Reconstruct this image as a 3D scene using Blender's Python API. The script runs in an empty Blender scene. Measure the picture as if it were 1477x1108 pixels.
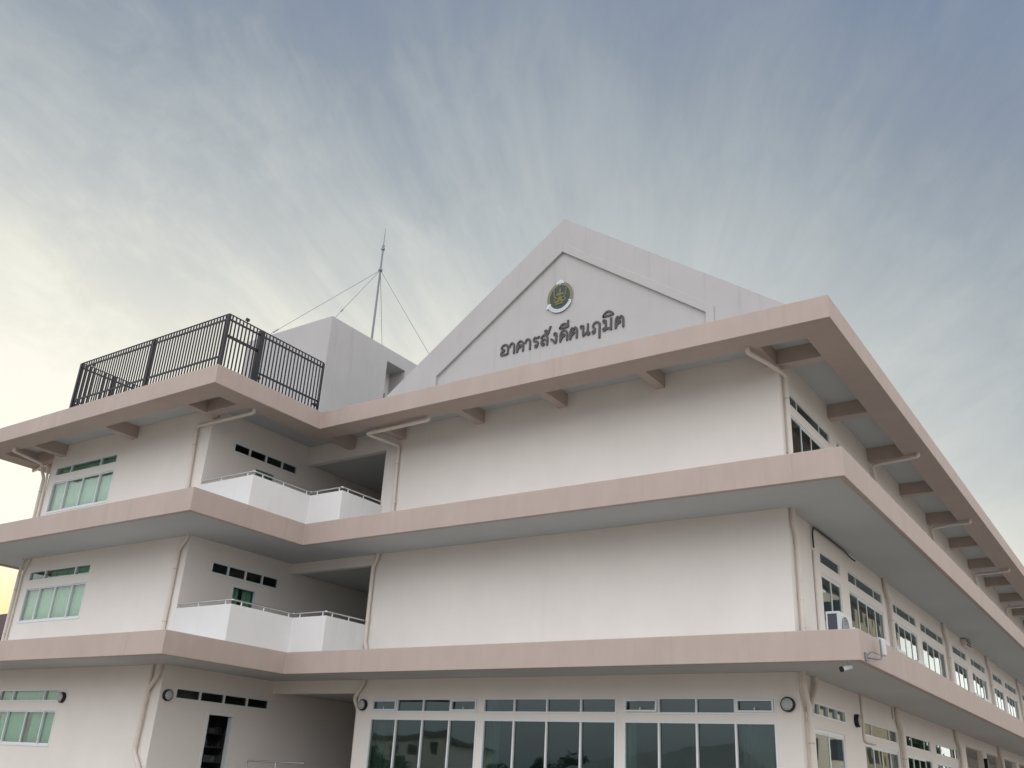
import bpy, bmesh, math, random
from mathutils import Vector, Matrix
R = math.radians
random.seed(7)
S = bpy.context.scene
COL = S.collection

# ------------------------------------------------------------------ camera
CAM_F, YAW, PITCH, ROLL = 1343.39, 0.620694, 0.408296, 0.058361
CAM_P = Vector((4.69449, -17.92818, 1.64537))
f0 = Vector((-math.sin(YAW), math.cos(YAW), 0)); r0 = Vector((math.cos(YAW), math.sin(YAW), 0)); u0 = Vector((0, 0, 1))
fw = f0*math.cos(PITCH) + u0*math.sin(PITCH); up = -f0*math.sin(PITCH) + u0*math.cos(PITCH)
cr = r0*math.cos(ROLL) + up*math.sin(ROLL); cu = -r0*math.sin(ROLL) + up*math.cos(ROLL)
cd = bpy.data.cameras.new('camera'); cam = bpy.data.objects.new('camera', cd); COL.objects.link(cam)
m = Matrix((cr, cu, -fw)).transposed().to_4x4(); m.translation = CAM_P
cam.matrix_world = m
cd.sensor_fit = 'HORIZONTAL'; cd.sensor_width = 36.0; cd.lens = CAM_F/1477.0*36.0
cd.clip_start = 0.1; cd.clip_end = 3000
S.camera = cam

# ------------------------------------------------------------------ sky and sun
SUN_EL, SUN_AZ = 9.0, -63.0           # degrees; azimuth measured from +Y towards +X
sd = Vector((math.sin(R(SUN_AZ))*math.cos(R(SUN_EL)), math.cos(R(SUN_AZ))*math.cos(R(SUN_EL)), math.sin(R(SUN_EL))))
W = bpy.data.worlds.new('World'); S.world = W; W.use_nodes = True
nt = W.node_tree; nt.nodes.clear()
def N(t, **kw):
    n = nt.nodes.new(t)
    for k, v in kw.items(): setattr(n, k, v)
    return n
def L(a, b): nt.links.new(a, b)
def M(op, a, b=None, c=None, clamp=False):
    n = N('ShaderNodeMath', operation=op, use_clamp=clamp)
    for i, v in enumerate((a, b, c)):
        if v is None: continue
        if isinstance(v, (int, float)): n.inputs[i].default_value = v
        else: L(v, n.inputs[i])
    return n.outputs[0]
def VM(op, a, b=None):
    n = N('ShaderNodeVectorMath', operation=op)
    for i, v in enumerate((a, b)):
        if v is None: continue
        if isinstance(v, (tuple, Vector)): n.inputs[i].default_value = tuple(v)
        else: L(v, n.inputs[i])
    return n
def SS(v, a, b):
    n = N('ShaderNodeMapRange', interpolation_type='SMOOTHSTEP'); L(v, n.inputs[0])
    n.inputs[1].default_value = a; n.inputs[2].default_value = b
    return n.outputs[0]
def MIX(fac, a, b, mode='MIX'):
    n = N('ShaderNodeMix', data_type='RGBA', blend_type=mode)
    if isinstance(fac, (int, float)): n.inputs[0].default_value = fac
    else: L(fac, n.inputs[0])
    for i, v in ((6, a), (7, b)):
        if isinstance(v, tuple): n.inputs[i].default_value = (*v, 1)
        else: L(v, n.inputs[i])
    return n.outputs[2]
tc = N('ShaderNodeTexCoord'); D = VM('NORMALIZE', tc.outputs['Generated']).outputs[0]
sep = N('ShaderNodeSeparateXYZ'); L(D, sep.inputs[0])
elev = sep.outputs[2]
sunc = VM('DOT_PRODUCT', D, sd).outputs[1]
# high thin cloud drawn out in streaks that run together towards one point of the sky
AX = Vector((-0.474, 0.860, 0.188)).normalized()
E1 = AX.cross(Vector((0, 0, 1))).normalized(); E2 = E1.cross(AX)
a1 = VM('DOT_PRODUCT', D, E1).outputs[1]; a2 = VM('DOT_PRODUCT', D, E2).outputs[1]; a3 = VM('DOT_PRODUCT', D, AX).outputs[1]
ln = M('MAXIMUM', M('SQRT', M('ADD', M('MULTIPLY', a1, a1), M('MULTIPLY', a2, a2))), 0.02)
cv = N('ShaderNodeCombineXYZ'); L(M('DIVIDE', a1, ln), cv.inputs[0]); L(M('DIVIDE', a2, ln), cv.inputs[1]); L(M('MULTIPLY', ln, 0.9), cv.inputs[2])
def noise(vec, scale, detail, rough, dist=0.0):
    n = N('ShaderNodeTexNoise'); L(vec, n.inputs['Vector']); n.inputs['Scale'].default_value = scale
    n.inputs['Detail'].default_value = detail; n.inputs['Roughness'].default_value = rough; n.inputs['Distortion'].default_value = dist
    return n.outputs[0]
wob = N('ShaderNodeTexNoise'); L(D, wob.inputs['Vector']); wob.inputs['Scale'].default_value = 3.0; wob.inputs['Detail'].default_value = 3
wv = VM('MULTIPLY_ADD', wob.outputs['Color'], (0.16, 0.16, 0.5)); wv.inputs[2].default_value = (0, 0, 0); L(cv.outputs[0], wv.inputs[2])
st1 = noise(wv.outputs[0], 4.2, 5.0, 0.55)
st2 = noise(wv.outputs[0], 11.0, 7.0, 0.66)
st3 = noise(wv.outputs[0], 30.0, 6.0, 0.65)
sof = noise(D, 3.2, 5.0, 0.55, 0.4)
fin = noise(D, 11.0, 6.0, 0.62, 0.5)
cl = M('ADD', M('ADD', M('MULTIPLY', st1, 0.30), M('MULTIPLY', st2, 0.25)), M('ADD', M('MULTIPLY', sof, 0.25), M('ADD', M('MULTIPLY', fin, 0.08), M('MULTIPLY', st3, 0.08))))
cl = M('ADD', M('MULTIPLY', M('SUBTRACT', cl, 0.5), M('ADD', M('MULTIPLY', SS(ln, 0.12, 0.60), 0.6), 0.4)), 0.5)   # calmer where the streaks meet
cloud = SS(cl, 0.38, 0.63)
# how bright and warm: towards the low sun and towards the horizon (fit to the evening sky)
sc_ = M('MINIMUM', M('MAXIMUM', sunc, 0.25), 1.0); ez_ = M('MINIMUM', M('MAXIMUM', elev, 0.08), 0.85)
g = M('ADD', M('ADD', M('MULTIPLY', sc_, 2.052), M('MULTIPLY', ez_, 0.331)), M('ADD', M('MULTIPLY', M('MULTIPLY', sc_, sc_), -0.8356), M('MULTIPLY', M('MULTIPLY', ez_, ez_), -0.26)))
g = M('SUBTRACT', M('ADD', g, M('MULTIPLY', M('MULTIPLY', sc_, ez_), -1.1108)), -0.032)
g = M('ADD', g, M('MULTIPLY', SS(elev, 0.36, 0.06), 0.16))
g = M('ADD', g, M('MULTIPLY', SS(sunc, 0.82, 1.0), 0.07))
gc = M('MAXIMUM', M('ADD', g, M('MULTIPLY', M('SUBTRACT', cloud, 0.5), M('ADD', M('MULTIPLY', SS(sunc, 0.72, 0.95), 0.052), 0.066))), 0.5, clamp=True)
ramp = N('ShaderNodeValToRGB'); L(gc, ramp.inputs[0])
cr_ = ramp.color_ramp; cr_.interpolation = 'LINEAR'
cols = [(0.52, (0.185, 0.250, 0.385)), (0.63, (0.300, 0.352, 0.425)), (0.72, (0.440, 0.490, 0.520)), (0.82, (0.625, 0.652, 0.640)), (0.92, (0.85, 0.85, 0.765)), (1.0, (1.0, 0.99, 0.885))]
while len(cr_.elements) < len(cols): cr_.elements.new(0.5)
for e, (p, c) in zip(cr_.elements, cols): e.position = p; e.color = (*c, 1)
low = M('MULTIPLY', SS(elev, 0.205, 0.09), SS(sunc, 0.80, 0.98))
colr = MIX(low, ramp.outputs[0], (1.0, 0.74, 0.30))
# extra bright patch of sky behind the viewer, added to light the front walls
back = SS(VM('DOT_PRODUCT', D, Vector((0.22, -0.88, 0.42)).normalized()).outputs[1], 0.0, 0.9)
colr2 = MIX(M('MULTIPLY', back, SS(elev, -0.05, 0.28)), colr, (2.25, 2.26, 2.33))
# bright cloud low on the right, outside the picture, that the right hand windows mirror
rgt = SS(VM('DOT_PRODUCT', D, Vector((0.88, 0.42, 0.22)).normalized()).outputs[1], 0.42, 0.92)
colr2 = MIX(M('MULTIPLY', rgt, SS(elev, 0.0, 0.08)), colr2, (1.40, 1.39, 1.37))
lowr = SS(VM('DOT_PRODUCT', D, Vector((0.42, 0.90, 0.08)).normalized()).outputs[1], 0.90, 0.975)
colr2 = MIX(M('MULTIPLY', lowr, SS(elev, 0.26, 0.12)), colr2, (2.2, 2.12, 1.95))
sky = N('ShaderNodeTexSky', sky_type='NISHITA'); sky.sun_disc = False
sky.sun_elevation = R(SUN_EL); sky.sun_rotation = R(SUN_AZ); sky.dust_density = 1.5
b1 = N('ShaderNodeBackground'); L(sky.outputs[0], b1.inputs[0]); b1.inputs[1].default_value = 0.06
b2 = N('ShaderNodeBackground'); L(colr2, b2.inputs[0]); b2.inputs[1].default_value = 1.0
ms = N('ShaderNodeMixShader'); ms.inputs[0].default_value = 0.92
L(b1.outputs[0], ms.inputs[1]); L(b2.outputs[0], ms.inputs[2])
wo = N('ShaderNodeOutputWorld'); L(ms.outputs[0], wo.inputs[0])
sl = bpy.data.lights.new('sun', 'SUN'); sl.energy = 0.7; sl.angle = R(14); sl.color = (1.0, 0.88, 0.70)
so = bpy.data.objects.new('sun', sl); COL.objects.link(so)
so.rotation_euler = sd.to_track_quat('Z', 'Y').to_euler()
S.view_settings.view_transform = 'Standard'; S.view_settings.look = 'None'
S.view_settings.exposure = 0.0; S.view_settings.gamma = 1.0
S.cycles.max_bounces = 8; S.cycles.diffuse_bounces = 4; S.cycles.transparent_max_bounces = 16; S.cycles.glossy_bounces = 4

# ------------------------------------------------------------------ materials
def mat(name, col, rough=0.6, metal=0.0, var=0.0, vscale=1.5, bump=0.0, bscale=60.0, streak=None, spec=0.4, dirt=0.0):
    mt = bpy.data.materials.new(name); mt.use_nodes = True
    t = mt.node_tree; p = t.nodes['Principled BSDF']
    p.inputs['Base Color'].default_value = (*col, 1); p.inputs['Roughness'].default_value = rough
    p.inputs['Metallic'].default_value = metal; p.inputs['Specular IOR Level'].default_value = spec
    geo = t.nodes.new('ShaderNodeNewGeometry')
    src = None
    if var:
        n = t.nodes.new('ShaderNodeTexNoise'); t.links.new(geo.outputs['Position'], n.inputs['Vector'])
        n.inputs['Scale'].default_value = vscale; n.inputs['Detail'].default_value = 6; n.inputs['Roughness'].default_value = 0.6
        mr = t.nodes.new('ShaderNodeMapRange'); t.links.new(n.outputs[0], mr.inputs[0])
        mr.inputs[1].default_value = 0.3; mr.inputs[2].default_value = 0.7
        mr.inputs[3].default_value = 1-var; mr.inputs[4].default_value = 1+var
        mx = t.nodes.new('ShaderNodeMix'); mx.data_type = 'RGBA'; mx.blend_type = 'MULTIPLY'; mx.inputs[0].default_value = 1
        mx.inputs[6].default_value = (*col, 1); t.links.new(mr.outputs[0], mx.inputs[7])
        src = mx.outputs[2]
    if streak:
        amt, scol = streak
        mp = t.nodes.new('ShaderNodeMapping'); t.links.new(geo.outputs['Position'], mp.inputs['Vector'])
        mp.inputs['Scale'].default_value = (1.7, 1.7, 0.45)
        n2 = t.nodes.new('ShaderNodeTexNoise'); t.links.new(mp.outputs[0], n2.inputs['Vector'])
        n2.inputs['Scale'].default_value = 1.4; n2.inputs['Detail'].default_value = 7; n2.inputs['Roughness'].default_value = 0.65
        mr2 = t.nodes.new('ShaderNodeMapRange'); t.links.new(n2.outputs[0], mr2.inputs[0])
        mr2.inputs[1].default_value = 0.46; mr2.inputs[2].default_value = 0.72; mr2.inputs[3].default_value = 0; mr2.inputs[4].default_value = amt
        m2 = t.nodes.new('ShaderNodeMix'); m2.data_type = 'RGBA'
        t.links.new(mr2.outputs[0], m2.inputs[0])
        if src: t.links.new(src, m2.inputs[6])
        else: m2.inputs[6].default_value = (*col, 1)
        m2.inputs[7].default_value = (*scol, 1); src = m2.outputs[2]
    if dirt:                                   # thin rain runs down the face
        mp = t.nodes.new('ShaderNodeMapping'); t.links.new(geo.outputs['Position'], mp.inputs['Vector'])
        mp.inputs['Scale'].default_value = (5.5, 5.5, 0.22)
        n3 = t.nodes.new('ShaderNodeTexNoise'); t.links.new(mp.outputs[0], n3.inputs['Vector'])
        n3.inputs['Scale'].default_value = 1.0; n3.inputs['Detail'].default_value = 5; n3.inputs['Roughness'].default_value = 0.6
        n4 = t.nodes.new('ShaderNodeTexNoise'); t.links.new(geo.outputs['Position'], n4.inputs['Vector']); n4.inputs['Scale'].default_value = 0.45; n4.inputs['Detail'].default_value = 3
        ma = t.nodes.new('ShaderNodeMapRange'); t.links.new(n3.outputs[0], ma.inputs[0]); ma.inputs[1].default_value = 0.56; ma.inputs[2].default_value = 0.74
        mb_ = t.nodes.new('ShaderNodeMapRange'); t.links.new(n4.outputs[0], mb_.inputs[0]); mb_.inputs[1].default_value = 0.42; mb_.inputs[2].default_value = 0.62; mb_.inputs[4].default_value = dirt
        mm_ = t.nodes.new('ShaderNodeMath'); mm_.operation = 'MULTIPLY'; t.links.new(ma.outputs[0], mm_.inputs[0]); t.links.new(mb_.outputs[0], mm_.inputs[1])
        m3 = t.nodes.new('ShaderNodeMix'); m3.data_type = 'RGBA'; t.links.new(mm_.outputs[0], m3.inputs[0])
        if src: t.links.new(src, m3.inputs[6])
        else: m3.inputs[6].default_value = (*col, 1)
        m3.inputs[7].default_value = (col[0]*0.45, col[1]*0.44, col[2]*0.42, 1); src = m3.outputs[2]
    if src: t.links.new(src, p.inputs['Base Color'])
    if bump:
        nb = t.nodes.new('ShaderNodeTexNoise'); t.links.new(geo.outputs['Position'], nb.inputs['Vector'])
        nb.inputs['Scale'].default_value = bscale; nb.inputs['Detail'].default_value = 4
        nb2 = t.nodes.new('ShaderNodeTexNoise'); t.links.new(geo.outputs['Position'], nb2.inputs['Vector'])
        nb2.inputs['Scale'].default_value = 1.1; nb2.inputs['Detail'].default_value = 3
        ad = t.nodes.new('ShaderNodeMath'); ad.operation = 'MULTIPLY_ADD'; t.links.new(nb2.outputs[0], ad.inputs[0]); ad.inputs[1].default_value = 9.0; t.links.new(nb.outputs[0], ad.inputs[2])
        bp = t.nodes.new('ShaderNodeBump'); bp.inputs['Strength'].default_value = bump; bp.inputs['Distance'].default_value = 0.004
        t.links.new(ad.outputs[0], bp.inputs['Height']); t.links.new(bp.outputs[0], p.inputs['Normal'])
    return mt
def glassmat(name, tint, refl=1.55):
    mt = bpy.data.materials.new(name); mt.use_nodes = True; t = mt.node_tree; t.nodes.clear()
    o = t.nodes.new('ShaderNodeOutputMaterial'); tr = t.nodes.new('ShaderNodeBsdfTransparent'); tr.inputs[0].default_value = (*tint, 1)
    gl = t.nodes.new('ShaderNodeBsdfGlossy'); gl.inputs['Roughness'].default_value = 0.015; gl.inputs[0].default_value = (0.9, 0.97, 0.97, 1)
    fr = t.nodes.new('ShaderNodeFresnel')
    ge = t.nodes.new('ShaderNodeNewGeometry'); io = t.nodes.new('ShaderNodeMapRange'); t.links.new(ge.outputs['Backfacing'], io.inputs[0])
    io.inputs[3].default_value = 1.5; io.inputs[4].default_value = 1/1.5; t.links.new(io.outputs[0], fr.inputs[0])   # same reflection on both faces of the thin pane
    mu = t.nodes.new('ShaderNodeMath'); mu.operation = 'MULTIPLY'; mu.use_clamp = True; t.links.new(fr.outputs[0], mu.inputs[0]); mu.inputs[1].default_value = refl
    geo = t.nodes.new('ShaderNodeNewGeometry'); nz = t.nodes.new('ShaderNodeTexNoise'); t.links.new(geo.outputs['Position'], nz.inputs['Vector'])
    nz.inputs['Scale'].default_value = 1.3; nz.inputs['Detail'].default_value = 1
    bp = t.nodes.new('ShaderNodeBump'); bp.inputs['Strength'].default_value = 0.10; bp.inputs['Distance'].default_value = 0.02; t.links.new(nz.outputs[0], bp.inputs['Height'])
    t.links.new(bp.outputs[0], gl.inputs['Normal'])
    mx = t.nodes.new('ShaderNodeMixShader'); t.links.new(mu.outputs[0], mx.inputs[0]); t.links.new(tr.outputs[0], mx.inputs[1]); t.links.new(gl.outputs[0], mx.inputs[2])
    t.links.new(mx.outputs[0], o.inputs[0]); return mt
WALL = mat('cream_plaster', (0.775, 0.730, 0.684), 0.75, var=0.03, vscale=0.8, bump=0.25, streak=(0.05, (0.60, 0.55, 0.50)), dirt=0.045)
WHITE = mat('white_plaster', (0.735, 0.73, 0.725), 0.75, var=0.02, vscale=1.2, bump=0.25, streak=(0.08, (0.66, 0.64, 0.62)), dirt=0.22)
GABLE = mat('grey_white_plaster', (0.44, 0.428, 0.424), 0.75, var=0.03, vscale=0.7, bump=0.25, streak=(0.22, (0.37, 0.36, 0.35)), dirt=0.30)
PINK = mat('pinkish_beige_paint', (0.432, 0.354, 0.316), 0.7, var=0.04, vscale=0.9, bump=0.35, streak=(0.18, (0.56, 0.49, 0.45)), dirt=0.26)
SOFF = mat('grey_white_soffit', (0.49, 0.505, 0.51), 0.8, var=0.02, vscale=0.6, bump=0.15)
PIPE = mat('cream_plastic_pipe', (0.68, 0.62, 0.56), 0.45, var=0.04, vscale=3)
ALU = mat('white_aluminium', (0.72, 0.75, 0.76), 0.4)
GLASS = glassmat('greenish_glass', (0.60, 0.70, 0.67))
GLASSD = glassmat('dark_glass', (0.45, 0.53, 0.52), 1.2)
GLASSC = glassmat('clear_glass', (0.88, 0.94, 0.91), 1.3)
CURT = mat('green_curtain', (0.21, 0.42, 0.30), 0.9, var=0.08, vscale=6)
CURTP = mat('pale_green_curtain', (0.55, 0.67, 0.56), 0.9, var=0.08, vscale=6)
CURTG = mat('grey_curtain', (0.30, 0.36, 0.38), 0.9, var=0.08, vscale=6)
CURTD = mat('dark_grey_curtain', (0.17, 0.18, 0.18), 0.9, var=0.08, vscale=6)
ROOM = mat('room_paint', (0.52, 0.55, 0.54), 0.9, var=0.03)
DARK = mat('black_painted_steel', (0.018, 0.017, 0.022), 0.45, var=0.1, vscale=8)
STEEL = mat('stainless_steel', (0.62, 0.62, 0.62), 0.28, metal=1.0)
GALV = mat('galvanised_steel', (0.20, 0.22, 0.24), 0.5, metal=0.3)
GALV2 = mat('painted_clamp', (0.50, 0.47, 0.43), 0.5)
WIRE = mat('wire', (0.22, 0.23, 0.23), 0.6)
LETTER = mat('dark_grey_lettering', (0.060, 0.058, 0.060), 0.5, var=0.1, vscale=8)
LETTERE = mat('lettering_edge', (0.13, 0.125, 0.125), 0.5)
GOLD = mat('dull_gold', (0.16, 0.145, 0.06), 0.5, metal=0.15, var=0.15, vscale=9)
GOLD2 = mat('olive_gold', (0.19, 0.165, 0.085), 0.5, metal=0.1, var=0.1, vscale=9)
DGREEN = mat('dark_green_enamel', (0.018, 0.045, 0.038), 0.4)
EWHITE = mat('white_enamel', (0.72, 0.76, 0.80), 0.4)
RIBB = mat('silver_white_enamel', (0.56, 0.60, 0.64), 0.4)
EBLUE = mat('grey_blue_enamel', (0.32, 0.38, 0.45), 0.4)
BLACK = mat('black_plastic', (0.012, 0.012, 0.013), 0.4)
DIFF = mat('frosted_lamp_cover', (0.42, 0.43, 0.44), 0.45, var=0.15, vscale=40)
ACW = mat('off_white_casing', (0.54, 0.565, 0.58), 0.4, var=0.03)
ACD = mat('dark_fins', (0.045, 0.05, 0.062), 0.5)
CONC = mat('concrete_paving', (0.275, 0.24, 0.20), 0.85, var=0.12, vscale=0.5, bump=0.3)
METROOF = mat('metal_roof', (0.30, 0.31, 0.32), 0.5, var=0.05)
TILE = mat('dark_roof_tile', (0.045, 0.026, 0.028), 0.8, var=0.2, vscale=4, bump=0.5)
CREAM2 = mat('cream_orange_wall', (0.76, 0.645, 0.49), 0.8, var=0.04)
ORANGE = mat('orange_wall', (0.56, 0.30, 0.17), 0.8, var=0.05)
LEAF = mat('leaves', (0.045, 0.075, 0.028), 0.8, var=0.4, vscale=2.5)
LEAF2 = mat('yellow_green_leaves', (0.09, 0.10, 0.03), 0.8, var=0.4, vscale=2.5)
BARK = mat('bark', (0.10, 0.075, 0.055), 0.9, var=0.2, vscale=5)
HILL = mat('wooded_hill', (0.05, 0.075, 0.045), 0.95, var=0.35, vscale=0.05)
WOOD = mat('grey_shelf_board', (0.30, 0.31, 0.31), 0.6)

# ------------------------------------------------------------------ mesh helpers
class MB:
    def __init__(s): s.v = []; s.f = []; s.sm = []
    def add(s, vs, fs, smooth=False):
        o = len(s.v); s.v += [tuple(p) for p in vs]
        for f in fs: s.f.append([i+o for i in f]); s.sm.append(smooth)
        return s
    def box(s, x0, x1, y0, y1, z0, z1):
        x0, x1 = sorted((x0, x1)); y0, y1 = sorted((y0, y1)); z0, z1 = sorted((z0, z1))
        return s.add([(x, y, z) for z in (z0, z1) for y in (y0, y1) for x in (x0, x1)],
                     [(0, 2, 3, 1), (4, 5, 7, 6), (0, 1, 5, 4), (2, 6, 7, 3), (0, 4, 6, 2), (1, 3, 7, 5)])
    def prism(s, poly, z0, z1):
        n = len(poly); ar = sum(poly[i][0]*poly[(i+1) % n][1]-poly[(i+1) % n][0]*poly[i][1] for i in range(n))
        if ar < 0: poly = poly[::-1]
        vs = [(x, y, z0) for x, y in poly]+[(x, y, z1) for x, y in poly]
        return s.add(vs, [list(range(n))[::-1], list(range(n, 2*n))]+[(i, (i+1) % n, (i+1) % n+n, i+n) for i in range(n)])
    def ring(s, outer, inner, z0, z1):
        n = len(outer); vs = []
        for z in (z0, z1):
            vs += [(x, y, z) for x, y in outer]+[(x, y, z) for x, y in inner]
        fs = []
        for i in range(n):
            j = (i+1) % n
            fs += [(i, j, 2*n+j, 2*n+i), (n+j, n+i, 3*n+i, 3*n+j), (2*n+i, 2*n+j, 3*n+j, 3*n+i), (j, i, n+i, n+j)]
        return s.add(vs, fs)
    def tube(s, pts, r, n=10, caps=True):
        pts = [Vector(p) for p in pts]; rings = []
        rr = r if isinstance(r, (list, tuple)) else [r]*len(pts)
        prev = None
        for i, p in enumerate(pts):
            if i == 0: t = pts[1]-p
            elif i == len(pts)-1: t = p-pts[i-1]
            else: t = (pts[i+1]-p).normalized()+(p-pts[i-1]).normalized()
            t.normalize()
            if prev is None:
                a = t.cross(Vector((0, 0, 1)));
                if a.length < 1e-3: a = Vector((1, 0, 0))
                a.normalize()
            else:
                a = prev-t*prev.dot(t); a.normalize()
            prev = a; b = t.cross(a)
            k = 1.0
            if 0 < i < len(pts)-1:
                c = max(0.5, (pts[i+1]-p).normalized().dot(t)); k = 1.0/c if c < 1 else 1
                k = min(k, 1.15)
            rings.append([p+(a*math.cos(2*math.pi*q/n)+b*math.sin(2*math.pi*q/n))*rr[i]*k for q in range(n)])
        vs = [v for rg in rings for v in rg]; fs = []
        for i in range(len(pts)-1):
            for q in range(n):
                w = (q+1) % n; fs.append((i*n+q, i*n+w, (i+1)*n+w, (i+1)*n+q))
        s.add(vs, fs, True)
        if caps:
            s.add(rings[0], [list(range(n))[::-1]]); s.add(rings[-1], [list(range(n))])
        return s
    def build(s, name, material, parent=None, bevel=0.0, smooth=False):
        me = bpy.data.meshes.new(name); me.from_pydata(s.v, [], s.f)
        for p, q in zip(me.polygons, s.sm): p.use_smooth = q or smooth
        mats = material if isinstance(material, (list, tuple)) else [material]
        for q in mats: me.materials.append(q)
        bm = bmesh.new(); bm.from_mesh(me); bmesh.ops.recalc_face_normals(bm, faces=bm.faces); bm.to_mesh(me); bm.free()
        o = bpy.data.objects.new(name, me); COL.objects.link(o)
        if parent:
            o.parent = parent
            o.matrix_parent_inverse = Matrix.Translation(-world_loc(parent))
        if bevel:
            b = o.modifiers.new('bevel', 'BEVEL'); b.width = bevel; b.segments = 2; b.limit_method = 'ANGLE'; b.angle_limit = R(40)
        return o
def world_loc(o):
    v = Vector(o.location)
    return v            # parents are Empties placed in world space; parts keep world coordinates
def tag(o, label, cat, group=None):
    o['label'] = label; o['category'] = cat
    if group: o['group'] = group
    return o
def empty(name, loc, label, cat, group=None):
    o = bpy.data.objects.new(name, None); o.location = loc; o.empty_display_size = 0.3; COL.objects.link(o)
    return tag(o, label, cat, group)
def structure(o): o['kind'] = 'structure'; return o
def copy_tree(src, delta, label):
    c = src.copy(); COL.objects.link(c); c.location = src.location + Vector(delta); c['label'] = label
    for ch in src.children:
        d = ch.copy(); COL.objects.link(d); d.parent = c
        for gch in ch.children:
            e = gch.copy(); COL.objects.link(e); e.parent = d
    return c
def fillet(pts, r=0.09, n=4):
    P = [Vector(p) for p in pts]; out = [P[0]]
    for i in range(1, len(P)-1):
        a, b, c = P[i-1], P[i], P[i+1]; d1 = (a-b); d2 = (c-b); rr = min(r, d1.length*0.45, d2.length*0.45)
        p0 = b+d1.normalized()*rr; p2 = b+d2.normalized()*rr
        for k in range(n+1):
            t = k/n; out.append(p0*(1-t)**2+b*2*t*(1-t)+p2*t*t)
    return out+[P[-1]]
def plane_map(axis, c):
    # axis 'y': wall facing -y at y=c, (u, d, z) -> x=u, y=c+d ; axis 'x': wall facing +x at x=c, (u, d, z) -> y=u, x=c-d
    if axis == 'y': return lambda u, d, z: (u, c+d, z)
    return lambda u, d, z: (c-d, u, z)
def mbox(mb, mp, ua, ub, da, db, za, zb):
    a = mp(ua, da, za); b = mp(ub, db, zb); mb.box(a[0], b[0], a[1], b[1], a[2], b[2]); return mb
def wall(axis, c, ua, ub, za, zb, holes, name, material, parent, th=0.18):
    mp = plane_map(axis, c)
    us = sorted({ua, ub, *[h[0] for h in holes], *[h[1] for h in holes]}); us = [u for u in us if ua <= u <= ub]
    zs = sorted({za, zb, *[h[2] for h in holes], *[h[3] for h in holes]}); zs = [z for z in zs if za <= z <= zb]
    solid = lambda i, j: 0 <= i < len(us)-1 and 0 <= j < len(zs)-1 and not any(h[0] < (us[i]+us[i+1])/2 < h[1] and h[2] < (zs[j]+zs[j+1])/2 < h[3] for h in holes)
    idx = {}; mb = MB()
    def V(i, j, d):
        k = (i, j, d)
        if k not in idx: idx[k] = len(mb.v); mb.v.append(mp(us[i], d*th, zs[j]))
        return idx[k]
    for i in range(len(us)-1):
        for j in range(len(zs)-1):
            if not solid(i, j): continue
            fs = [[V(i, j, 0), V(i+1, j, 0), V(i+1, j+1, 0), V(i, j+1, 0)], [V(i, j, 1), V(i, j+1, 1), V(i+1, j+1, 1), V(i+1, j, 1)]]
            if not solid(i-1, j): fs.append([V(i, j, 0), V(i, j+1, 0), V(i, j+1, 1), V(i, j, 1)])
            if not solid(i+1, j): fs.append([V(i+1, j, 0), V(i+1, j, 1), V(i+1, j+1, 1), V(i+1, j+1, 0)])
            if not solid(i, j-1): fs.append([V(i, j, 0), V(i, j, 1), V(i+1, j, 1), V(i+1, j, 0)])
            if not solid(i, j+1): fs.append([V(i, j+1, 0), V(i+1, j+1, 0), V(i+1, j+1, 1), V(i, j+1, 1)])
            for f in fs: mb.f.append(f); mb.sm.append(False)
    return mb.build(name, material, parent)
def curtain(mp, ua, ub, za, zb, d, material, parent, seed=0, gap=None):
    rnd = random.Random(seed); n = max(8, int((ub-ua)/0.028)); mb = MB(); vs = []
    ph = rnd.random()*6
    for i in range(n+1):
        u = ua+(ub-ua)*i/n; w = 0.028*math.sin(u*44+ph+1.3*math.sin(u*6.3+ph))+0.012*math.sin(u*97+ph)
        for k, z in enumerate((za, (za+zb)/2, zb)):
            vs.append(mp(u, d+w*(1.0 if k < 2 else 0.7), z))
    fs = []
    for i in range(n):
        um = ua+(ub-ua)*(i+.5)/n
        if gap and gap[0] < um < gap[1]:
            fs.append((i*3+1, i*3+4, i*3+5, i*3+2)) if abs(um-(gap[0]+gap[1])/2) > 0.06 else None
            continue
        for k in range(2): fs.append((i*3+k, i*3+3+k, i*3+4+k, i*3+k+1))
    mb.add(vs, [f for f in fs if f], True)
    o = mb.build('curtain', material, parent)
    s = o.modifiers.new('thick', 'SOLIDIFY'); s.thickness = 0.006
    return o
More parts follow.
